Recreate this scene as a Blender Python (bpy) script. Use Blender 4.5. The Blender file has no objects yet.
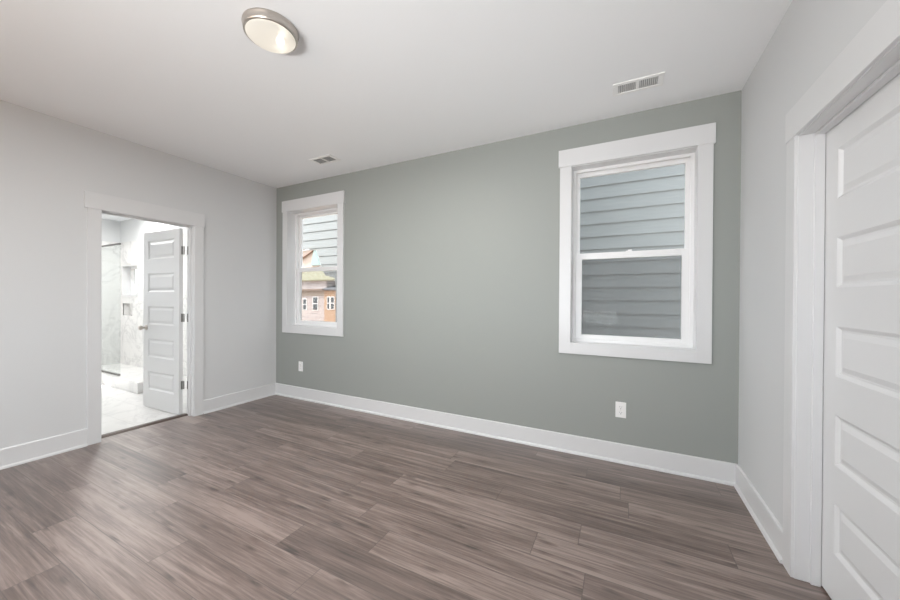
import bpy, bmesh, math, random
from mathutils import Vector, Matrix
random.seed(4)
C = bpy.context.scene.collection
SC = bpy.context.scene

# ------------------------------------------------------------------ camera
F_PX, YAW, PITCH, ROLL = 341.69, -0.46802, -0.00439, 0.00588
CAM = Vector((4.1236, -3.0214, 1.2871))
W, H = 4.847, 2.74
fw = Vector((math.sin(YAW)*math.cos(PITCH), math.cos(YAW)*math.cos(PITCH), math.sin(PITCH)))
rt = Vector((math.cos(YAW), -math.sin(YAW), 0)); up = rt.cross(fw)
r2 = rt*math.cos(ROLL) + up*math.sin(ROLL); u2 = -rt*math.sin(ROLL) + up*math.cos(ROLL)
cd = bpy.data.cameras.new('camera'); cam = bpy.data.objects.new('camera', cd); C.objects.link(cam)
cd.sensor_width = 36; cd.lens = 36*F_PX/900; cd.clip_start = 0.02; cd.clip_end = 300
m = Matrix((r2, u2, -fw)).transposed().to_4x4(); m.translation = CAM
cam.matrix_world = m
SC.camera = cam

# ------------------------------------------------------------------ light
SC.view_settings.view_transform = 'Standard'; SC.view_settings.look = 'None'
SC.view_settings.gamma = 1; SC.view_settings.use_curve_mapping = False
SC.view_settings.exposure = 0.08
SC.cycles.max_bounces = 14; SC.cycles.diffuse_bounces = 8; SC.cycles.transparent_max_bounces = 16
SC.cycles.use_denoising = True
SC.cycles.sample_clamp_indirect = 6
world = bpy.data.worlds.new('sky'); SC.world = world; world.use_nodes = True
bg = world.node_tree.nodes['Background']
bg.inputs['Color'].default_value = (0.92, 0.96, 1.0, 1); bg.inputs['Strength'].default_value = 4.4
def light(name, kind, loc, direction, energy, color=(1, 1, 1), **kw):
    d = bpy.data.lights.new(name, kind); o = bpy.data.objects.new(name, d); C.objects.link(o)
    o.location = loc; o.rotation_euler = Vector(direction).to_track_quat('-Z', 'Y').to_euler()
    d.energy = energy; d.color = color
    for k, v in kw.items(): setattr(d, k, v)
    return o
light('sun', 'SUN', (-20, -10, 19), (2.0, 1.0, -1.88), 7.0, (1, 0.96, 0.92), angle=0.01)
# the glowing ceiling lamp itself
light('ceiling_lamp_light', 'AREA', (2.418, -1.808, 2.655), (0, 0, -1), 40, (1, 0.98, 0.96), shape='DISK', size=0.2, spread=math.radians(180))
# fill light added outside an unseen opening in the wall behind the camera
light('rear_fill_light', 'AREA', (1.2, -5.3, 1.50), (0.72, 0.80, 0.08), 4, (0.95, 0.98, 1.0), shape='RECTANGLE', size=1.6, size_y=1.9)
# added fill aimed up through the same opening to brighten the ceiling
light('ceiling_fill_light', 'AREA', (3.3, -5.2, 0.55), (0.06, 0.91, 0.42), 52, (0.93, 0.975, 1.0), shape='RECTANGLE', size=2.0, size_y=1.0, spread=math.radians(80))
# unseen fill lights added to brighten the bathroom and the shower
light('bathroom_fill_light', 'AREA', (-2.7, -1.9, 2.72), (0, 0, -1), 38, (1, 0.99, 0.97), shape='RECTANGLE', size=1.6, size_y=0.9)
light('shower_fill_light', 'AREA', (-3.1, -0.40, 2.72), (0, 0, -1), 26, (1, 0.99, 0.97), shape='DISK', size=0.3)

# ------------------------------------------------------------------ materials
def mat(name, col, rough=0.5, metal=0.0, spec=0.5, bump=0.0, bscale=60):
    m = bpy.data.materials.new(name); m.use_nodes = True
    nt = m.node_tree; b = nt.nodes['Principled BSDF']
    b.inputs['Base Color'].default_value = (*col, 1); b.inputs['Roughness'].default_value = rough
    b.inputs['Metallic'].default_value = metal; b.inputs['Specular IOR Level'].default_value = spec
    n = nt.nodes.new('ShaderNodeTexNoise'); n.inputs['Scale'].default_value = bscale; n.inputs['Detail'].default_value = 4
    g = nt.nodes.new('ShaderNodeNewGeometry'); nt.links.new(g.outputs['Position'], n.inputs['Vector'])
    if bump:
        bp = nt.nodes.new('ShaderNodeBump'); bp.inputs['Strength'].default_value = bump; bp.inputs['Distance'].default_value = 0.002
        nt.links.new(n.outputs['Fac'], bp.inputs['Height']); nt.links.new(bp.outputs['Normal'], b.inputs['Normal'])
    return m
def mixc(nt, fac, a, b, mode='MIX'):
    x = nt.nodes.new('ShaderNodeMix'); x.data_type = 'RGBA'; x.blend_type = mode
    for sock, v in ((x.inputs[0], fac), (x.inputs[6], a), (x.inputs[7], b)):
        if hasattr(v, 'links'): nt.links.new(v, sock)
        elif isinstance(v, tuple): sock.default_value = (*v, 1)
        else: sock.default_value = v
    return x.outputs[2]
def math_(nt, op, a, b=None, c=None):
    x = nt.nodes.new('ShaderNodeMath'); x.operation = op
    for i, v in enumerate((a, b, c)):
        if v is None: continue
        if hasattr(v, 'links'): nt.links.new(v, x.inputs[i])
        else: x.inputs[i].default_value = v
    return x.outputs[0]
def comb(nt, x=0, y=0, z=0):
    c = nt.nodes.new('ShaderNodeCombineXYZ')
    for i, v in enumerate((x, y, z)):
        if hasattr(v, 'links'): nt.links.new(v, c.inputs[i])
        else: c.inputs[i].default_value = v
    return c.outputs[0]
def noise(nt, vec, scale=1, detail=6, rough=0.55, dist=0.0):
    n = nt.nodes.new('ShaderNodeTexNoise'); nt.links.new(vec, n.inputs['Vector'])
    n.inputs['Scale'].default_value = scale; n.inputs['Detail'].default_value = detail
    n.inputs['Roughness'].default_value = rough; n.inputs['Distortion'].default_value = dist
    return n.outputs['Fac']
def ramp(nt, fac, stops):
    r = nt.nodes.new('ShaderNodeValToRGB'); nt.links.new(fac, r.inputs[0]); e = r.color_ramp.elements
    while len(e) < len(stops): e.new(0.5)
    for el, (p, c) in zip(e, stops): el.position = p; el.color = (*c, 1)
    return r.outputs[0]

M = {}
M['wall'] = mat('warm_grey_wall_paint', (0.655, 0.665, 0.67), 0.55, spec=0.3, bump=0.12, bscale=120)
M['ceiling'] = mat('flat_ceiling_paint', (0.88, 0.89, 0.90), 0.8, spec=0.2, bump=0.1, bscale=120)
M['green'] = mat('sage_wall_paint', (0.318, 0.336, 0.316), 0.5, spec=0.35, bump=0.12, bscale=120)
M['trim'] = mat('white_trim_paint', (0.69, 0.695, 0.70), 0.32, spec=0.5)
M['door'] = mat('white_door_paint', (0.70, 0.705, 0.71), 0.35, spec=0.5)
M['vinyl'] = mat('white_window_vinyl', (0.84, 0.84, 0.84), 0.3)
M['nickel'] = mat('brushed_nickel', (0.55, 0.51, 0.47), 0.28, 1.0)
M['dark_nickel'] = mat('dark_nickel', (0.22, 0.21, 0.20), 0.35, 1.0)
M['plastic'] = mat('white_plastic', (0.86, 0.86, 0.85), 0.35)
M['slot'] = mat('dark_slot', (0.05, 0.05, 0.05), 0.7)
M['recess_shade'] = mat('recess_shade_grey', (0.40, 0.40, 0.40), 0.8)
M['strip'] = mat('brown_metal_strip', (0.085, 0.058, 0.046), 0.35, 0.3)
M['gasket'] = mat('grey_gasket', (0.25, 0.25, 0.25), 0.6)
M['dirt'] = mat('graded_soil', (0.36, 0.25, 0.17), 0.95, bump=0.5, bscale=8)
M['osb'] = mat('orange_sheathing', (0.40, 0.26, 0.17), 0.8, bump=0.2, bscale=20)
M['roofdeck'] = mat('olive_roof_sheathing', (0.22, 0.205, 0.135), 0.85)
M['shingle'] = mat('charcoal_shingles', (0.14, 0.14, 0.15), 0.9, bump=0.5, bscale=15)
M['fascia'] = mat('dark_fascia', (0.22, 0.16, 0.13), 0.7)
M['teal'] = mat('green_wall_sheathing', (0.20, 0.255, 0.24), 0.8)
M['tan'] = mat('tan_wall_sheathing', (0.34, 0.285, 0.245), 0.8)
M['pane_dark'] = mat('far_window_pane', (0.05, 0.055, 0.06), 0.1)

def wood_floor():
    m = bpy.data.materials.new('vinyl_plank_floor'); m.use_nodes = True; nt = m.node_tree; b = nt.nodes['Principled BSDF']
    g = nt.nodes.new('ShaderNodeNewGeometry'); s = nt.nodes.new('ShaderNodeSeparateXYZ'); nt.links.new(g.outputs['Position'], s.inputs[0])
    x, y = s.outputs[0], s.outputs[1]
    PW, PL = 0.182, 1.22
    yr = math_(nt, 'DIVIDE', math_(nt, 'ADD', y, 10.04), PW); row = math_(nt, 'FLOOR', yr); fy = math_(nt, 'FRACT', yr)
    wn = nt.nodes.new('ShaderNodeTexWhiteNoise'); wn.noise_dimensions = '1D'; nt.links.new(row, wn.inputs['W'])
    xr = math_(nt, 'ADD', math_(nt, 'DIVIDE', math_(nt, 'ADD', x, 20), PL), math_(nt, 'MULTIPLY', wn.outputs['Value'], 1.0))
    col = math_(nt, 'FLOOR', xr); fx = math_(nt, 'FRACT', xr)
    w2 = nt.nodes.new('ShaderNodeTexWhiteNoise'); w2.noise_dimensions = '2D'; nt.links.new(comb(nt, row, col), w2.inputs['Vector'])
    idv = w2.outputs['Value']
    sh = math_(nt, 'MULTIPLY', idv, 37.0)
    long_ = noise(nt, comb(nt, math_(nt, 'MULTIPLY', x, 0.8), math_(nt, 'MULTIPLY', y, 13.0), sh), 1.0, 7, 0.62, 0.6)
    fine = noise(nt, comb(nt, math_(nt, 'MULTIPLY', x, 4.0), math_(nt, 'MULTIPLY', y, 110.0), sh), 1.0, 5, 0.6, 0.2)
    blot = noise(nt, comb(nt, math_(nt, 'MULTIPLY', x, 1.6), math_(nt, 'MULTIPLY', y, 5.0), math_(nt, 'ADD', sh, 5.0)), 1.0, 3, 0.5, 1.0)
    mid = noise(nt, comb(nt, math_(nt, 'MULTIPLY', x, 1.5), math_(nt, 'MULTIPLY', y, 44.0), math_(nt, 'ADD', sh, 9.0)), 1.0, 6, 0.68, 0.9)
    f = math_(nt, 'ADD', math_(nt, 'MULTIPLY', long_, 0.42), math_(nt, 'MULTIPLY', fine, 0.28))
    f = math_(nt, 'ADD', f, math_(nt, 'MULTIPLY', mid, 0.46))
    f = math_(nt, 'ADD', f, math_(nt, 'MULTIPLY', blot, 0.14))
    f = math_(nt, 'SUBTRACT', f, 0.135)
    f = math_(nt, 'ADD', f, math_(nt, 'MULTIPLY', math_(nt, 'SUBTRACT', idv, 0.5), 0.10))
    vo = nt.nodes.new('ShaderNodeTexVoronoi'); vo.inputs['Scale'].default_value = 1.0
    nt.links.new(comb(nt, math_(nt, 'MULTIPLY', x, 3.2), math_(nt, 'ADD', math_(nt, 'MULTIPLY', y, 14.0), math_(nt, 'MULTIPLY', mid, 1.2)), sh), vo.inputs['Vector'])
    kn = math_(nt, 'MULTIPLY', math_(nt, 'MAXIMUM', math_(nt, 'SUBTRACT', 0.22, vo.outputs['Distance']), 0.0), 0.8)
    f = math_(nt, 'SUBTRACT', math_(nt, 'ADD', f, 0.044), kn)
    c = ramp(nt, f, [(0.39, (0.042, 0.025, 0.020)), (0.485, (0.104, 0.067, 0.054)), (0.57, (0.172, 0.120, 0.101)), (0.68, (0.29, 0.220, 0.193))])
    dy = math_(nt, 'MULTIPLY', math_(nt, 'MINIMUM', fy, math_(nt, 'SUBTRACT', 1.0, fy)), PW)
    dx = math_(nt, 'MULTIPLY', math_(nt, 'MINIMUM', fx, math_(nt, 'SUBTRACT', 1.0, fx)), PL)
    d = math_(nt, 'MINIMUM', dx, dy)
    gr = math_(nt, 'MINIMUM', math_(nt, 'DIVIDE', d, 0.0025), 1.0)
    c2 = mixc(nt, gr, (0.05, 0.036, 0.03), c)
    nt.links.new(c2, b.inputs['Base Color'])
    h = math_(nt, 'ADD', gr, math_(nt, 'MULTIPLY', fine, 0.25))
    bp = nt.nodes.new('ShaderNodeBump'); bp.inputs['Strength'].default_value = 0.22; bp.inputs['Distance'].default_value = 0.0015
    nt.links.new(h, bp.inputs['Height']); nt.links.new(bp.outputs['Normal'], b.inputs['Normal'])
    ro = math_(nt, 'ADD', math_(nt, 'MULTIPLY', fine, 0.12), 0.34)
    nt.links.new(ro, b.inputs['Roughness']); b.inputs['Specular IOR Level'].default_value = 0.6
    b.inputs['Coat Weight'].default_value = 0.95; b.inputs['Coat IOR'].default_value = 1.7; b.inputs['Coat Roughness'].default_value = 0.48
    return m
M['floor'] = wood_floor()

def marble(name, tile, vein, rough=0.18):
    m = bpy.data.materials.new(name); m.use_nodes = True; nt = m.node_tree; b = nt.nodes['Principled BSDF']
    g = nt.nodes.new('ShaderNodeNewGeometry'); P = g.outputs['Position']
    n1 = noise(nt, P, 1.3, 8, 0.6, 1.4); v = math_(nt, 'ABSOLUTE', math_(nt, 'SUBTRACT', n1, 0.5))
    c = ramp(nt, v, [(0.0, vein), (0.014, (0.74, 0.735, 0.73)), (0.045, (0.83, 0.825, 0.815))])
    n2 = noise(nt, P, 2.5, 4, 0.5, 0.5)
    c = mixc(nt, math_(nt, 'MULTIPLY', n2, 0.7), c, (0.81, 0.80, 0.79))
    s = nt.nodes.new('ShaderNodeSeparateXYZ'); nt.links.new(P, s.inputs[0])
    ds = []
    for ax, size, off in tile:
        fr = math_(nt, 'FRACT', math_(nt, 'DIVIDE', math_(nt, 'ADD', s.outputs[ax], off), size))
        ds.append(math_(nt, 'MULTIPLY', math_(nt, 'MINIMUM', fr, math_(nt, 'SUBTRACT', 1.0, fr)), size))
    d = math_(nt, 'MINIMUM', ds[0], ds[1])
    gr = math_(nt, 'GREATER_THAN', d, 0.0018)
    nt.links.new(mixc(nt, gr, (0.66, 0.655, 0.645), c), b.inputs['Base Color'])
    b.inputs['Roughness'].default_value = rough
    return m
M['marble_floor'] = marble('marble_floor_tile', ((0, 0.61, 20.1), (1, 0.305, 20.0)), (0.70, 0.70, 0.70))
M['marble_back'] = marble('marble_wall_tile', ((0, 0.61, 20.0), (2, 0.305, 20.0)), (0.55, 0.55, 0.55))
M['marble_side'] = marble('marble_side_tile', ((1, 0.61, 20.0), (2, 0.305, 20.0)), (0.55, 0.55, 0.55))

def glass(name, tint=(1, 1, 1), gloss=0.06):
    m = bpy.data.materials.new(name); m.use_nodes = True; nt = m.node_tree; nt.nodes.clear()
    o = nt.nodes.new('ShaderNodeOutputMaterial'); t = nt.nodes.new('ShaderNodeBsdfTransparent'); t.inputs[0].default_value = (*tint, 1)
    gl = nt.nodes.new('ShaderNodeBsdfGlossy'); gl.inputs['Roughness'].default_value = 0.02
    fr = nt.nodes.new('ShaderNodeLayerWeight'); fr.inputs[0].default_value = 0.12
    mx = nt.nodes.new('ShaderNodeMixShader')
    nt.links.new(math_(nt, 'MINIMUM', math_(nt, 'ADD', math_(nt, 'MULTIPLY', fr.outputs['Fresnel'], 0.35), 0.0), 0.5), mx.inputs[0])
    nt.links.new(t.outputs[0], mx.inputs[1]); nt.links.new(gl.outputs[0], mx.inputs[2]); nt.links.new(mx.outputs[0], o.inputs[0])
    return m
M['glass'] = glass('window_glass', (0.97, 0.98, 0.98))
M['shower_glass'] = glass('shower_glass', (0.97, 0.985, 0.98))
def screen():
    m = bpy.data.materials.new('insect_screen_mesh'); m.use_nodes = True; nt = m.node_tree; nt.nodes.clear()
    o = nt.nodes.new('ShaderNodeOutputMaterial'); t = nt.nodes.new('ShaderNodeBsdfTransparent')
    d = nt.nodes.new('ShaderNodeBsdfDiffuse'); d.inputs[0].default_value = (0.16, 0.16, 0.16, 1)
    mx = nt.nodes.new('ShaderNodeMixShader'); mx.inputs[0].default_value = 0.26
    nt.links.new(t.outputs[0], mx.inputs[1]); nt.links.new(d.outputs[0], mx.inputs[2]); nt.links.new(mx.outputs[0], o.inputs[0])
    return m
M['screen'] = screen()
def siding():
    m = bpy.data.materials.new('pale_blue_grey_siding_paint'); m.use_nodes = True; nt = m.node_tree; b = nt.nodes['Principled BSDF']
    g = nt.nodes.new('ShaderNodeNewGeometry'); mp = nt.nodes.new('ShaderNodeMapping'); nt.links.new(g.outputs['Position'], mp.inputs[0])
    mp.inputs['Scale'].default_value = (1.5, 1, 30)
    n = noise(nt, mp.outputs[0], 2.0, 5, 0.6)
    nt.links.new(ramp(nt, n, [(0.3, (0.325, 0.348, 0.354)), (0.7, (0.36, 0.382, 0.388))]), b.inputs['Base Color'])
    b.inputs['Roughness'].default_value = 0.6
    return m
M['siding'] = siding()
def wrap():
    m = bpy.data.materials.new('printed_house_wrap'); m.use_nodes = True; nt = m.node_tree; b = nt.nodes['Principled BSDF']
    g = nt.nodes.new('ShaderNodeNewGeometry'); s = nt.nodes.new('ShaderNodeSeparateXYZ'); nt.links.new(g.outputs['Position'], s.inputs[0])
    n = noise(nt, comb(nt, math_(nt, 'MULTIPLY', s.outputs[0], 2.2), 0.0, math_(nt, 'MULTIPLY', s.outputs[2], 8.0)), 1.0, 2, 0.5)
    rowm = math_(nt, 'LESS_THAN', math_(nt, 'FRACT', math_(nt, 'MULTIPLY', s.outputs[2], 2.6)), 0.25)
    k = math_(nt, 'MULTIPLY', math_(nt, 'GREATER_THAN', n, 0.52), rowm)
    n2 = noise(nt, g.outputs['Position'], 0.8, 3)
    base = ramp(nt, n2, [(0.35, (0.42, 0.365, 0.35)), (0.65, (0.48, 0.42, 0.40))])
    nt.links.new(mixc(nt, k, base, (0.22, 0.20, 0.20)), b.inputs['Base Color'])
    b.inputs['Roughness'].default_value = 0.6
    return m
M['wrap'] = wrap()
def lamp_glass():
    m = bpy.data.materials.new('frosted_lamp_glass'); m.use_nodes = True; nt = m.node_tree; nt.nodes.clear()
    o = nt.nodes.new('ShaderNodeOutputMaterial')
    t = nt.nodes.new('ShaderNodeBsdfTransparent'); t.inputs[0].default_value = (1, 0.99, 0.95, 1)
    tl = nt.nodes.new('ShaderNodeBsdfTranslucent'); tl.inputs[0].default_value = (0.95, 0.93, 0.88, 1)
    df = nt.nodes.new('ShaderNodeBsdfPrincipled'); df.inputs['Base Color'].default_value = (0.85, 0.84, 0.80, 1); df.inputs['Roughness'].default_value = 0.15
    em = nt.nodes.new('ShaderNodeEmission'); em.inputs[0].default_value = (1, 0.95, 0.85, 1); em.inputs[1].default_value = 0.30
    a = nt.nodes.new('ShaderNodeMixShader'); a.inputs[0].default_value = 0.5
    nt.links.new(tl.outputs[0], a.inputs[1]); nt.links.new(df.outputs[0], a.inputs[2])
    b = nt.nodes.new('ShaderNodeMixShader'); b.inputs[0].default_value = 0.72
    nt.links.new(t.outputs[0], b.inputs[1]); nt.links.new(a.outputs[0], b.inputs[2])
    ad = nt.nodes.new('ShaderNodeAddShader'); nt.links.new(b.outputs[0], ad.inputs[0]); nt.links.new(em.outputs[0], ad.inputs[1])
    nt.links.new(ad.outputs[0], o.inputs[0])
    return m
M['lamp_glass'] = lamp_glass()
def emit(name, col, s):
    m = bpy.data.materials.new(name); m.use_nodes = True; b = m.node_tree.nodes['Principled BSDF']
    b.inputs['Base Color'].default_value = (0.9, 0.9, 0.88, 1); b.inputs['Emission Color'].default_value = (*col, 1); b.inputs['Emission Strength'].default_value = s
    return m
M['bulb'] = emit('glowing_bulb', (1, 0.95, 0.86), 3.0)

# ------------------------------------------------------------------ helpers
class MB:
    def __init__(s): s.bm = bmesh.new()
    def box(s, x0, x1, y0, y1, z0, z1):
        v = [s.bm.verts.new(p) for p in ((x0,y0,z0),(x1,y0,z0),(x1,y1,z0),(x0,y1,z0),(x0,y0,z1),(x1,y0,z1),(x1,y1,z1),(x0,y1,z1))]
        for f in ((0,3,2,1),(4,5,6,7),(0,1,5,4),(1,2,6,5),(2,3,7,6),(3,0,4,7)): s.bm.faces.new([v[i] for i in f])
        return s
    def quad(s, *pts):
        s.bm.faces.new([s.bm.verts.new(p) for p in pts]); return s
    def prism(s, pts, y0, y1):      # polygon in x,z given counter-clockwise seen from -y
        a = [s.bm.verts.new((x, y0, z)) for x, z in pts]; b = [s.bm.verts.new((x, y1, z)) for x, z in pts]
        s.bm.faces.new(a); s.bm.faces.new(b[::-1])
        for i in range(len(pts)):
            j = (i+1) % len(pts); s.bm.faces.new((a[j], a[i], b[i], b[j]))
        return s
    def sweep(s, prof, axis, a, b):  # prof: (offset, z) polygon; axis 'x' -> offset is y; axis 'y' -> offset is x
        f = (lambda t, o, z: (t, o, z)) if axis == 'x' else (lambda t, o, z: (o, t, z))
        A = [s.bm.verts.new(f(a, *p)) for p in prof]; B = [s.bm.verts.new(f(b, *p)) for p in prof]
        s.bm.faces.new(A); s.bm.faces.new(B[::-1])
        for i in range(len(prof)):
            j = (i+1) % len(prof); s.bm.faces.new((A[j], A[i], B[i], B[j]))
        return s
    def lathe(s, prof, seg=48, axis='z', c=(0, 0, 0)):   # prof: (r, h)
        rings = []
        for r, h in prof:
            if r < 1e-6: rings.append([s.bm.verts.new(s._ax(0, 0, h, axis, c))])
            else: rings.append([s.bm.verts.new(s._ax(r*math.cos(2*math.pi*i/seg), r*math.sin(2*math.pi*i/seg), h, axis, c)) for i in range(seg)])
        for A, B in zip(rings, rings[1:]):
            for i in range(seg):
                j = (i+1) % seg
                q = [A[i % len(A)], A[j % len(A)], B[j % len(B)], B[i % len(B)]]
                u = [];  [u.append(v) for v in q if v not in u]
                if len(u) > 2: s.bm.faces.new(u)
        return s
    def _ax(s, a, b, h, axis, c):
        p = {'z': (a, b, h), 'y': (a, h, b), 'x': (h, a, b)}[axis]
        return (p[0]+c[0], p[1]+c[1], p[2]+c[2])
    def build(s, name, material, parent=None, smooth=False, bevel=0.0, loc=None):
        bmesh.ops.recalc_face_normals(s.bm, faces=s.bm.faces)
        me = bpy.data.meshes.new(name); s.bm.to_mesh(me); s.bm.free()
        me.materials.append(material)
        o = bpy.data.objects.new(name, me); C.objects.link(o)
        if parent: o.parent = parent
        if loc: o.location = loc
        if smooth:
            for p in me.polygons: p.use_smooth = True
        if bevel:
            bv = o.modifiers.new('bevel', 'BEVEL'); bv.width = bevel; bv.segments = 2; bv.limit_method = 'ANGLE'
        return o
def tag(o, label, cat, group=None, kind=None):
    o['label'] = label; o['category'] = cat
    if group: o['group'] = group
    if kind: o['kind'] = kind
    return o
def empty(name, loc=(0, 0, 0), rz=0.0):
    o = bpy.data.objects.new(name, None); C.objects.link(o); o.location = loc; o.rotation_euler = (0, 0, rz); o.empty_display_size = 0.1
    return o
def struct(o, label, cat): return tag(o, label, cat, kind='structure')

# ------------------------------------------------------------------ room shell
FRONT = -4.5; T = 0.115; TB = 0.19
def wall_x(mb, x0, x1, y0, y1, z0, z1, holes):   # wall in the x-z plane with rectangular holes (hx0,hx1,hz0,hz1)
    xs = sorted({x0, x1, *[h[0] for h in holes], *[h[1] for h in holes]}); 
    for a, b in zip(xs, xs[1:]):
        hs = sorted([(h[2], h[3]) for h in holes if h[0] <= a + 1e-6 and h[1] >= b - 1e-6]); z = z0
        for h0, h1 in hs:
            if h0 > z + 1e-6: mb.box(a, b, y0, y1, z, h0)
            z = h1
        if z < z1 - 1e-6: mb.box(a, b, y0, y1, z, z1)
    return mb
def weld(mb):
    bmesh.ops.remove_doubles(mb.bm, verts=mb.bm.verts, dist=1e-5); return mb
WINS = [(0.23, 1.11, 0.92, 2.40), (3.73, 4.603, 0.92, 2.40)]
hole = [(a-.018, b+.018, c-.018, d+.018) for a, b, c, d in WINS]
struct(wall_x(MB(), 0, W, 0, TB, 0, H, hole).build('wall_back', M['green']), 'sage green painted wall with two white windows', 'wall')
DL = (-1.713, -0.986, 2.045); DR = (-1.712, -0.892, 2.045)
mb = MB(); mb.box(-T, 0, FRONT, DL[0]-.018, 0, H); mb.box(-T, 0, DL[1]+.018, 0, 0, H); mb.box(-T, 0, DL[0]-.018, DL[1]+.018, DL[2]+.018, H)
struct(mb.build('wall_left', M['wall']), 'pale grey wall with the open doorway to the bathroom', 'wall')
mb = MB(); mb.box(W, W+T, FRONT, DR[0]-.018, 0, H); mb.box(W, W+T, DR[1]+.018, 0, 0, H); mb.box(W, W+T, DR[0]-.018, DR[1]+.018, DR[2]+.018, H)
struct(mb.build('wall_right', M['wall']), 'pale grey wall around the closed white panel door', 'wall')
mb = MB(); wall_x(mb, 0, W, FRONT-.15, FRONT, 0, H, [(0.6, 4.0, 0.78, 2.45)])  # opening is added so the fill lights outside reach the room
struct(mb.build('wall_front', M['wall']), 'pale grey wall behind the viewer with a wide opening added for fill light', 'wall')
struct(MB().box(-T-.012, 5.75, FRONT-.15, 0, -.03, 0).build('floor', M['floor']), 'grey brown wood look plank floor of the room', 'floor')
struct(MB().box(-4.75, 5.75, FRONT-.15, TB, H, H+.14).build('ceiling', M['ceiling']), 'smooth white painted ceiling with a round lamp', 'ceiling')
mb = MB(); mb.box(5.7, 5.78, -2.6, 0, 0, H); mb.box(W+T, 5.7, -2.68, -2.6, 0, H); mb.box(W+T, 5.78, 0, .08, 0, H)  # unseen walls added to stop sky light leaking past the door gaps
struct(mb.build('wall_leak_block', M['wall']), 'added pale grey walls that keep light from leaking round the closed door', 'wall')
# unseen block added over the room to keep sun off the facing siding
struct(MB().box(-4.75, 5.8, FRONT-.15, TB, H+.14, 8.4).build('wall_sun_block', M['siding']), 'siding covered block added above the room as a sun shade', 'wall')

# baseboards with shoe moulding
def base_prof(sign):   # offset from the wall plane, z
    return [(0, 0), (sign*.028, 0), (sign*.027, .012), (sign*.022, .019), (sign*.015, .021), (sign*.015, .142), (sign*.011, .149), (0, .149)]
def shift(prof, d): return [(o+d, z) for o, z in prof]
struct(MB().sweep(base_prof(-1), 'x', 0.0, W).build('baseboard_back', M['trim']), 'white baseboard along the sage green wall', 'baseboard')
mb = MB(); mb.sweep(base_prof(1), 'y', FRONT, -1.806); mb.sweep(base_prof(1), 'y', -.893, 0)
struct(mb.build('baseboard_left', M['trim']), 'white baseboard on the grey wall either side of the bathroom doorway', 'baseboard')
mb = MB(); mb.sweep(shift(base_prof(-1), W), 'y', -.80, 0); mb.sweep(shift(base_prof(-1), W), 'y', FRONT, -1.806)
struct(mb.build('baseboard_right', M['trim']), 'white baseboard on the grey wall beside the closed panel door', 'baseboard')

# door casings and jambs. sx = +1 room lies at +x of the wall face x0 (left wall), -1 at -x (right wall)
def doorway(name, x0, sx, D, stop0, stop1, label):
    y0, y1, zt = D; r = empty(name, (x0, (y0+y1)/2, 0)); struct(r, label, 'door frame'); oy = -(y0+y1)/2
    def b(a, c, ya, yb, za, zb, nm, bev=.0015):
        xa, xb = sorted((sx*a, sx*c)); return MB().box(xa, xb, ya+oy, yb+oy, za, zb).build(nm, M['trim'], r, bevel=bev)
    b(0, .018, y0-.093, y0-.004, 0, zt+.004, 'casing'); b(0, .018, y1+.004, y1+.093, 0, zt+.004, 'casing')
    b(0, .021, y0-.112, y1+.088 + .012, zt+.004, zt+.147, 'casing_head', .002)
    mb = MB()
    for (ya, yb, za, zb) in ((y0-.018, y0, 0, zt+.018), (y1, y1+.018, 0, zt+.018), (y0, y1, zt, zt+.018)):
        xa, xb = sorted((sx*.006, -sx*(T+.006))); mb.box(xa, xb, ya+oy, yb+oy, za, zb)
    mb.build('jamb', M['trim'], r, bevel=.001)
    mb = MB()
    for (ya, yb, za, zb) in ((y0, y0+.012, 0, zt), (y1-.012, y1, 0, zt), (y0+.012, y1-.012, zt-.012, zt)):
        xa, xb = sorted((-sx*stop0, -sx*stop1)); mb.box(xa, xb, ya+oy, yb+oy, za, zb)
    mb.build('door_stop', M['trim'], r, bevel=.0015)
    return r
doorway('trim_1', 0, 1, DL, .040, .078, 'white flat casing and jamb around the bathroom doorway')
doorway('trim_2', W, -1, DR, .046, .080, 'white flat casing and jamb around the closed panel door')

def panel_leaf(w, z0, z1, t, name, parent):
    mb = MB(); st = .100; tops = [1.93 - .375*k for k in range(5)]; ph = .213
    for side in (0, 1):
        yy = (lambda d: d) if side == 0 else (lambda d: t - d)
        def q(x0, x1, za, zb, d=0): mb.quad((x0, yy(d), za), (x1, yy(d), za), (x1, yy(d), zb), (x0, yy(d), zb))
        q(0, st, z0, z1); q(w-st, w, z0, z1)
        zs = [z1] + [v for tp in tops for v in (tp, tp-ph)] + [z0]
        for a, b in zip(zs[0::2], zs[1::2]): q(st, w-st, b, a)
        for tp in tops:
            rings = [(0, 0), (.006, .004), (.015, .0115), (.024, .0115), (.046, .0035), (.048, .0035)]
            R = []
            for i, d in rings:
                R.append([(st+i, yy(d), tp-ph+i), (w-st-i, yy(d), tp-ph+i), (w-st-i, yy(d), tp-i), (st+i, yy(d), tp-i)])
            for A, B in zip(R, R[1:]):
                for k in range(4): mb.quad(A[k], A[(k+1) % 4], B[(k+1) % 4], B[k])
            mb.quad(*R[-1])
    mb.quad((0, 0, z0), (0, t, z0), (0, t, z1), (0, 0, z1)); mb.quad((w, 0, z0), (w, t, z0), (w, t, z1), (w, 0, z1))
    mb.quad((0, 0, z0), (w, 0, z0), (w, t, z0), (0, t, z0)); mb.quad((0, 0, z1), (w, 0, z1), (w, t, z1), (0, t, z1))
    weld(mb)
    return mb.build(name, M['door'], parent)
def knob(parent, x, z, t):
    for sgn, y in ((-1, 0), (1, t)):
        prof = [(0, 0), (.031, 0), (.032, .003), (.028, .008), (.014, .010), (.011, .014), (.011, .034), (.016, .038), (.025, .045), (.0285, .055), (.026, .066), (.016, .072), (0, .074)]
        MB().lathe([(r, y + sgn*h) for r, h in prof], 28, 'y', (x, 0, z)).build('knob', M['nickel'], parent, smooth=True)['label'] = 'brushed nickel round knob'

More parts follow.
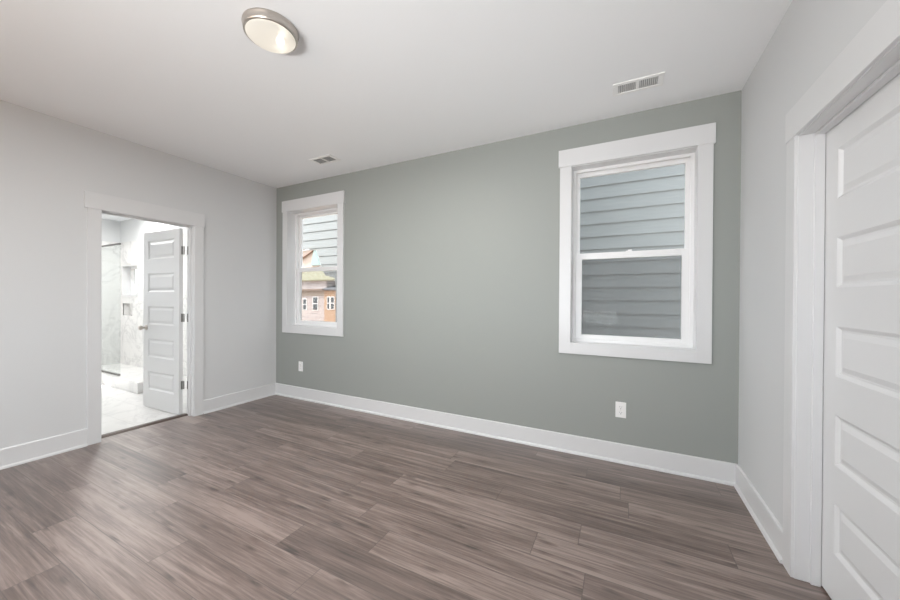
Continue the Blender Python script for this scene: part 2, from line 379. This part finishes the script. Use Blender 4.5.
# open bathroom door: local x runs from the hinge edge to the free edge
d1 = empty('door_1', (-.156, -1.045, 0), math.pi + math.radians(2.0))
struct(d1, 'white five panel door standing open inside the bathroom doorway', 'door')
# mirrored so the room-side face (seen) is local y = thickness
LEAF_T = .035
lf = panel_leaf(.728, .012, 2.030, LEAF_T, 'door_leaf', d1)
for o in (lf,): o.location = (0, -LEAF_T, 0)
def knob_at(parent, x, z):
    e = []
    for sgn, y in ((1, 0), (-1, -LEAF_T)):
        prof = [(0, 0), (.031, 0), (.032, .003), (.028, .008), (.014, .010), (.011, .014), (.011, .034), (.016, .038), (.025, .045), (.0285, .055), (.026, .066), (.016, .072), (0, .074)]
        MB().lathe([(r, y + sgn*h) for r, h in prof], 28, 'y', (x, 0, z)).build('knob', M['nickel'], parent, smooth=True)['label'] = 'brushed nickel round door knob'
knob_at(d1, .664, .93)
for z in (1.793, 1.06, .325):
    mb = MB(); mb.lathe([(0, z-.045), (.006, z-.045), (.0065, z-.043), (.0065, z+.043), (.006, z+.045), (0, z+.045)], 14, 'z', (-.010, -.040, 0))
    mb.box(-.0025, 0.0, -.034, -.018, z-.045, z+.045)          # leaf on the edge of the door
    mb.build('hinge', M['dark_nickel'], d1)['label'] = 'dark nickel butt hinge'
# hinge leaves let into the jamb belong to the frame
tr1 = bpy.data.objects['trim_1']
for z in (1.793, 1.06, .325):
    MB().box(-T-.004, -.096, DL[1]-.0025 + 1.3495, DL[1]+1.3495, z-.045, z+.045).build('hinge_leaf', M['dark_nickel'], tr1)['label'] = 'dark nickel hinge leaf'

# closed door in the right wall; hinge side is beyond the frame of the opening, face looks at -x
d2 = empty('door_2', (W+.082, DR[1]-.004, 0), -math.pi/2)
struct(d2, 'white five panel door closed in the right wall', 'door')
panel_leaf(DR[1]-DR[0]-.008, .012, 2.040, LEAF_T, 'door_leaf', d2)
knob(d2, DR[1]-DR[0]-.068, .93, LEAF_T)

# threshold
struct(MB().sweep([(-.170, 0), (-.165, .010), (-.115, .012), (-.085, .002), (-.085, 0)], 'y', DL[0], DL[1]).build('trim_3', M['strip']), 'brown transition strip on the floor of the bathroom doorway', 'floor trim')

# ------------------------------------------------------------------ windows
def window(name, X, label):
    x0, x1, z0, z1 = X; r = empty(name, ((x0+x1)/2, 0, z0)); struct(r, label, 'window'); ox, oz = -(x0+x1)/2, -z0
    def b(parent, xa, xb, ya, yb, za, zb, nm, m=M['trim'], bev=.0015):
        return MB().box(xa+ox, xb+ox, ya, yb, za+oz, zb+oz).build(nm, m, parent, bevel=bev)
    cw = .088
    b(r, x0-cw, x0+.004, -.018, 0, z0-cw, z1+.0, 'casing'); b(r, x1-.004, x1+cw, -.018, 0, z0-cw, z1+.0, 'casing')
    b(r, x0+.004, x1-.004, -.018, 0, z0-cw, z0+.004, 'casing'); b(r, x0-cw-.012, x1+cw+.012, -.022, 0, z1, z1+.142, 'casing_head', bev=.002)
    def ring(xa, xb, za, zb, t, ya, yb, mb=None, tb=None):
        mb = mb or MB(); tb = tb or t
        mb.box(xa+ox, xa+t+ox, ya, yb, za+oz, zb+oz); mb.box(xb-t+ox, xb+ox, ya, yb, za+oz, zb+oz)
        mb.box(xa+t+ox, xb-t+ox, ya, yb, za+oz, za+tb+oz); mb.box(xa+t+ox, xb-t+ox, ya, yb, zb-t+oz, zb+oz); return mb
    ring(x0-.015, x1+.015, z0-.015, z1+.015, .02, -.001, .10).build('jamb_liner', M['trim'], r, bevel=.001)
    fr = ring(x0-.010, x1+.010, z0-.010, z1+.010, .038, .10, .118); ring(x0-.010, x1+.010, z0-.010, z1+.010, .022, .118, TB-.002, fr)
    fr.build('window_frame', M['vinyl'], r, bevel=.0015)
    zm = 1.645
    us = ring(x0+.014, x1-.014, zm, z1-.014, .040, .153, .183); us.box(x0+.05+ox, x1-.05+ox, .149, .153, zm+.03+oz, zm+.036+oz)
    u = us.build('upper_sash', M['vinyl'], r, bevel=.002)
    MB().box(x0+.05+ox, x1-.05+ox, .170, .174, zm+.036+oz, z1-.05+oz).build('glass', M['glass'], u)
    ls = ring(x0+.024, x1-.024, z0+.014, zm+.036, .052, .120, .150, tb=.050)
    l = ls.build('lower_sash', M['vinyl'], r, bevel=.002)
    MB().box(x0+.072+ox, x1-.072+ox, .134, .138, z0+.060+oz, zm-.012+oz).build('glass', M['glass'], l)
    ring(x0+.070, x1-.070, z0+.058, zm-.010, .005, .1185, .1205).build('glazing_bead', M['vinyl'], l)
    mb = MB(); mb.box(-.022, .022, .124, .146, zm+.036+oz, zm+.042+oz); mb.box(-.008, .020, .128, .140, zm+.042+oz, zm+.050+oz); mb.build('sash_lock', M['vinyl'], l, bevel=.001)
    sc = ring(x0+.016, x1-.016, z0+.014, zm+.02, .016, .184, .189).build('insect_screen', M['vinyl'], r)
    MB().box(x0+.03+ox, x1-.03+ox, .1862, .1866, z0+.028+oz, zm+.006+oz).build('screen_mesh', M['screen'], sc)
    return r
window('window_1', WINS[0], 'white double hung window next to the far corner, showing an unfinished house')
window('window_2', WINS[1], 'white double hung window showing only the neighbouring grey blue siding')

# ------------------------------------------------------------------ bathroom
BX, BY = -4.55, -3.0
BW = (-4.43, -3.80, 1.29, 1.88); NI = (-4.40, -4.03, .93, 1.16)
mb = wall_x(MB(), BX-.1, 0-T, 0, TB, 0, H, [BW, (-4.41, -4.02, .92, 1.17)])
mb.box(-T, 0, 0, TB, 0, H)
struct(mb.build('wall_bathroom_back', M['wall']), 'white outer wall of the bathroom behind the shower tile', 'wall')
mb = MB(); mb.box(BX-.1, BX, BY-.1, -2.65, 0, H); mb.box(BX-.1, BX, -1.85, 0, 0, H); mb.box(BX-.1, BX, -2.65, -1.85, 0, 1.25); mb.box(BX-.1, BX, -2.65, -1.85, 2.1, H)
struct(mb.build('wall_bathroom_far', M['wall']), 'white far wall of the bathroom', 'wall')
struct(MB().box(BX, -T, BY-.1, BY, 0, H).build('wall_bathroom_near', M['wall']), 'white near wall of the bathroom', 'wall')
struct(MB().box(BX-.1, -T-.012, BY-.1, 0, -.03, 0).build('floor_bathroom', M['marble_floor']), 'glossy white marble tile floor of the bathroom', 'floor')
mb = wall_x(MB(), BX, -1.60, -.012, 0, 0, 2.32, [BW, NI])
mb.box(NI[0]-.005, NI[1]+.005, .085, .095, NI[2]-.005, NI[3]+.005)
mb.box(NI[0]-.008, NI[0], -.011, .085, NI[2]-.008, NI[3]+.008); mb.box(NI[1], NI[1]+.008, -.011, .085, NI[2]-.008, NI[3]+.008)
mb.box(NI[0], NI[1], -.011, .085, NI[2]-.008, NI[2]); mb.box(NI[0], NI[1], -.011, .085, NI[3], NI[3]+.008)
struct(mb.build('wall_shower_back', M['marble_back']), 'white veined marble shower tile with a small niche under the window', 'wall tile')
struct(MB().box(BX, BX+.012, -1.0, -.012, 0, 2.32).build('wall_shower_side', M['marble_side']), 'white veined marble tile on the end of the shower', 'wall tile')
struct(MB().box(BX+.012, -1.60, -.85, -.70, 0, .145).build('trim_4', M['marble_floor'], bevel=.003), 'white marble curb along the front of the shower', 'shower curb')
r = empty('window_3', (-4.115, 0, 1.29)); struct(r, 'small white bathroom window above the shower niche', 'window')
mb = MB(); a, b_, c, d = (BW[0]+4.115, BW[1]+4.115, 0, .59)
for bx in ((a, a+.02, -.02, .12, c, d), (b_-.02, b_, -.02, .12, c, d), (a+.02, b_-.02, -.03, .12, c, c+.03), (a+.02, b_-.02, -.02, .12, d-.02, d)): mb.box(*bx)
mb.build('jamb_liner', M['trim'], r, bevel=.002)
mb = MB()
for bx in ((a+.02, a+.07, .10, .16, c+.03, d-.02), (b_-.07, b_-.02, .10, .16, c+.03, d-.02), (a+.07, b_-.07, .10, .16, c+.03, c+.08), (a+.07, b_-.07, .10, .16, d-.07, d-.02)): mb.box(*bx)
mb.build('window_frame', M['vinyl'], r, bevel=.002)
MB().box(a+.07, b_-.07, .128, .133, c+.08, d-.07).build('glass', M['glass'], r)
# shower glass: fixed panel with dark metal rails
sg = empty('shower_glass_panel', (-2.85, -.775, .145)); tag(sg, 'clear frameless shower glass panel with slim dark rails standing on the marble curb', 'shower screen')
MB().box(-.70, .52, -.005, .005, .012, 1.90).build('glass', M['shower_glass'], sg)
mb = MB(); mb.box(-.70, .52, -.011, .011, 1.89, 1.912); mb.build('top_rail', M['dark_nickel'], sg)
mb = MB(); mb.box(-.70, .50, -.011, .011, 0, .020); mb.build('bottom_rail', M['dark_nickel'], sg)
mb = MB(); mb.box(-.185, -.165, -.006, .006, .020, .36); mb.build('side_clip', M['dark_nickel'], sg)

# ------------------------------------------------------------------ ceiling lamp
LC = (2.418, -1.808)
L = empty('ceiling_lamp', (LC[0], LC[1], H)); tag(L, 'round flush ceiling lamp with brushed nickel band and frosted glass bowl', 'ceiling lamp')
MB().lathe([(0, 0), (.128, 0), (.136, -.002), (.137, -.010), (.133, -.014), (.1335, -.030), (.131, -.043), (.125, -.047), (.120, -.045), (.120, -.020), (0, -.018)], 72).build('base_band', M['nickel'], L, smooth=True)['label'] = 'brushed nickel band'
prof = [(.122*math.cos(t), -.043 - .032*math.sin(t)) for t in [math.pi/2*k/14 for k in range(15)]]; prof[-1] = (0, -.075)
MB().lathe(prof, 72).build('glass_bowl', M['lamp_glass'], L, smooth=True)['label'] = 'frosted white glass bowl'
for (bx, by) in ((.012, .046),):
    MB().lathe([(0, -.060), (.014, -.057), (.020, -.048), (.022, -.040), (.018, -.030), (.013, -.024), (.013, -.018)], 24, 'z', (bx, by, 0)).build('bulb', M['bulb'], L, smooth=True)['label'] = 'glowing round bulb'

# ------------------------------------------------------------------ ceiling vents
def vent(cx, cy, lx, ly, label, n, lean):
    v = empty('ceiling_vent', (cx, cy, H)); tag(v, label, 'ceiling vent', 'white air registers in the ceiling')
    f = .026; mb = MB(); hx, hy = lx/2, ly/2
    for bx in ((-hx, hx, -hy, -hy+f), (-hx, hx, hy-f, hy), (-hx, -hx+f*1.3, -hy+f, hy-f), (hx-f*1.3, hx, -hy+f, hy-f), (-.010, .010, -hy+f, hy-f)): mb.box(bx[0], bx[1], bx[2], bx[3], -.007, 0)
    mb.build('frame', M['plastic'], v, bevel=.002)
    MB().box(-hx+.01, hx-.01, -hy+.01, hy-.01, -.0008, 0).build('recess_shade_plate', M['recess_shade'], v)  # flat grey plate, its colour stands for the shade inside the vent
    x0 = -hx + f*1.3
    for s in (-1, 1):
        a, b = (x0, -.010) if s < 0 else (.010, -x0)
        for k in range(n):
            x = a + (b-a)*(k+.5)/n
            m_ = MB(); m_.prism([(x-lean-.0007, -.006), (x-lean+.0007, -.006), (x+lean+.0007, -.0012), (x+lean-.0007, -.0012)], -hy+f, hy-f)
            m_.build('louver', M['plastic'], v)
    return v
vent(4.203, -.388, .30, .15, 'white louvered ceiling vent above the large siding window', 9, .0016)
vent(1.318, -.405, .30, .16, 'white louvered ceiling vent near the far corner of the ceiling', 8, -.0030)

# ------------------------------------------------------------------ outlets
def outlet(cx, cz, label):
    o = empty('wall_outlet', (cx, 0, cz)); tag(o, label, 'electrical outlet', 'white outlets on the sage green wall')
    MB().box(-.038, .038, -.006, 0, -.0615, .0615).build('cover_plate', M['plastic'], o, bevel=.003)
    for s in (-1, 1):
        mb = MB(); mb.lathe([(0, -.006), (.0165, -.006), (.0172, -.0085), (0, -.0088)], 24, 'y', (0, 0, s*.0215))
        rc = mb.build('receptacle', M['plastic'], o)
        m2 = MB(); z = s*.0215; m2.box(-.0078, -.0056, -.0094, -.008, z-.001, z+.008); m2.box(.0056, .0078, -.0094, -.008, z-.001, z+.007); m2.box(-.0022, .0022, -.0094, -.008, z-.011, z-.006)
        m2.build('slots', M['slot'], rc)
    MB().lathe([(0, -.0055), (.0035, -.0055), (.003, -.0078), (0, -.0082)], 12, 'y', (0, 0, 0)).build('screw', M['nickel'], o)
    return o
outlet(4.116, .415, 'white duplex wall outlet below the large siding window')
outlet(.477, .413, 'white duplex wall outlet below the window beside the far corner')

# ------------------------------------------------------------------ outside
struct(MB().box(-60, 30, -30, 60, -1.5, -1.3).build('ground', M['dirt']), 'bare soil of the building site outside', 'ground')
struct(MB().box(-4.75, 5.8, FRONT-.15, TB, -1.3, -.03).build('wall_foundation', M['wall']), 'foundation under the room', 'wall')
nb = empty('neighbour_house', (3, 2.24, -1.3)); tag(nb, 'neighbouring house with pale grey blue lap siding close outside the windows', 'house')
LAP = .1795; Z0 = 2.711
mb = MB()
# body of the house
mb.prism([(-1.19-3, 0), (9-3, 0), (9-3, 6.4), (-1.19-3, 6.4)], .03, 6.0)
body = mb.build('house_body', M['siding'], nb)
# lap boards, clipped to the outline of the gable end: every course is a thin wedge
mb = MB()
def xmin(z):
    pts = [(-1.30, -1.19), (1.52, -1.19), (1.70, -1.22), (1.77, -1.50), (1.92, -1.593), (2.335, -1.773), (2.36, -4.2), (9, -4.2)]
    for (za, xa), (zb, xb) in zip(pts, pts[1:]):
        if za <= z <= zb: return xa + (xb-xa)*(z-za)/(zb-za)
    return -1.19
k = -23
while Z0 + k*LAP < 5.0:
    a, b = max(Z0 + k*LAP, -1.3), Z0 + (k+1)*LAP; k += 1
    if b <= -1.3: continue
    n = 1 if b < 1.5 or a > 2.37 else 6
    for i in range(n):
        za, zb = a + (b-a)*i/n, a + (b-a)*(i+1)/n
        x0 = xmin((za+zb)/2)
        ya, yb = -.014 + .012*(za-a)/LAP, -.014 + .012*(zb-a)/LAP
        A = [(x0-3, ya, za+1.3), (9-3, ya, za+1.3), (9-3, .05, za+1.3), (x0-3, .05, za+1.3)]
        B = [(x0-3, yb, zb+1.3), (9-3, yb, zb+1.3), (9-3, .05, zb+1.3), (x0-3, .05, zb+1.3)]
        va = [mb.bm.verts.new(p) for p in A]; vb = [mb.bm.verts.new(p) for p in B]
        for q in ((0, 1, 2, 3),): mb.bm.faces.new([va[i] for i in q]); mb.bm.faces.new([vb[i] for i in q])
        for i0 in range(4): mb.bm.faces.new((va[i0], va[(i0+1) % 4], vb[(i0+1) % 4], vb[i0]))
mb.build('lap_siding', M['siding'], nb)

# house with printed wrap, far across the site
fh = empty('unfinished_house', (-23.5, 22, -1.3)); tag(fh, 'unfinished house in pinkish printed wrap and orange sheathing across the site', 'house')
def fb(parent, nm, m_, xa, xb, ya, yb, za, zb): return MB().box(xa+23.5, xb+23.5, ya-22, yb-22, za+1.3, zb+1.3).build(nm, m_, parent)
fb(fh, 'wrapped_wall', M['wrap'], -28.5, -22.62, 22, 29, -1.3, 1.46)
fb(fh, 'bare_wall', M['osb'], -22.62, -18.5, 21.9, 29, -1.3, 2.0)
fb(fh, 'header_band', M['tan'], -28.5, -22.62, 21.96, 22.5, 1.46, 2.0)
fb(fh, 'fascia', M['fascia'], -28.8, -22.4, 21.6, 22.4, 2.0, 2.18)
fb(fh, 'upper_wall', M['wrap'], -28.5, -22.63, 22.2, 29, 2.18, 3.06)
mb = MB(); mb.prism([(0, 0), (5, 0), (5, .1), (0, .1)], 0, .1)
mb = MB(); P = [(-22.63+23.5, -.4, 3.36), (-18.0+23.5, -.4, 3.30), (-18.0+23.5, 3.0, 4.2), (-22.63+23.5, 3.0, 4.2)]
lo = [mb.bm.verts.new((x, y, z)) for x, y, z in P]; hi = [mb.bm.verts.new((x, y, z+.12)) for x, y, z in P]
mb.bm.faces.new(lo); mb.bm.faces.new(hi)
for i in range(4): mb.bm.faces.new((lo[i], lo[(i+1) % 4], hi[(i+1) % 4], hi[i]))
mb.build('porch_roof', M['shingle'], fh)
mb = MB(); P = [(-28.9+23.5, -.1, 4.30), (-19.5+23.5, -.1, 4.30), (-19.5+23.5, 3.6, 5.75), (-28.9+23.5, 3.6, 5.75)]
lo = [mb.bm.verts.new((x, y, z)) for x, y, z in P]; hi = [mb.bm.verts.new((x, y, z+.12)) for x, y, z in P]
mb.bm.faces.new(lo); mb.bm.faces.new(hi)
for i in range(4): mb.bm.faces.new((lo[i], lo[(i+1) % 4], hi[(i+1) % 4], hi[i]))
mb.build('main_roof', M['roofdeck'], fh)
def fwin(xa, xb, za, zb, yf):
    w = fb(fh, 'window', M['vinyl'], xa, xb, yf-.06, yf+.02, za, zb)
    zm = (za+zb)/2
    for a, b in ((za+.07, zm-.04), (zm+.04, zb-.07)): fb(w, 'pane', M['pane_dark'], xa+.07, xb-.07, yf-.08, yf-.05, a, b)
fwin(-24.30, -23.55, -.02, 1.40, 22); fwin(-22.2, -21.8, .12, 1.40, 21.9); fwin(-21.7, -21.2, .12, 1.40, 21.9); fwin(-25.75, -25.2, -.02, 1.2, 22)
# gabled house behind it
gh = empty('gabled_house', (-30, 30, -1.3)); tag(gh, 'gabled house with green sheathing peak beyond the wrapped house', 'house')
def gx(pts):   # outline sized for a house at this distance
    return [((x-4.12)*1.138+4.12+30, (z-1.287)*1.138+1.287+1.3) for x, z in pts]
MB().prism(gx([(-36, -1.3), (-27.6, -1.3), (-27.6, 5.1), (-36, 5.1)]), 0, 6).build('lower_wall', M['tan'], gh)
MB().prism(gx([(-29.0, 5.1), (-27.55, 5.1), (-28.45, 7.1)]), -.3, .0).build('gable_peak', M['teal'], gh)
MB().prism(gx([(-34, 5.1), (-29.0, 5.1), (-28.45, 7.05), (-34, 7.0)]), 0, .1).build('upper_wall', M['tan'], gh)
mb = MB(); mb.prism(gx([(-36, 7.05), (-28.3, 7.15), (-28.3, 7.32), (-36, 7.22)]), -.4, .3); mb.prism(gx([(-28.3, 6.98), (-28.3, 7.2), (-30.9, 6.02), (-30.9, 5.82)]), -.4, .1)
mb.build('roof_edge', M['fascia'], gh)
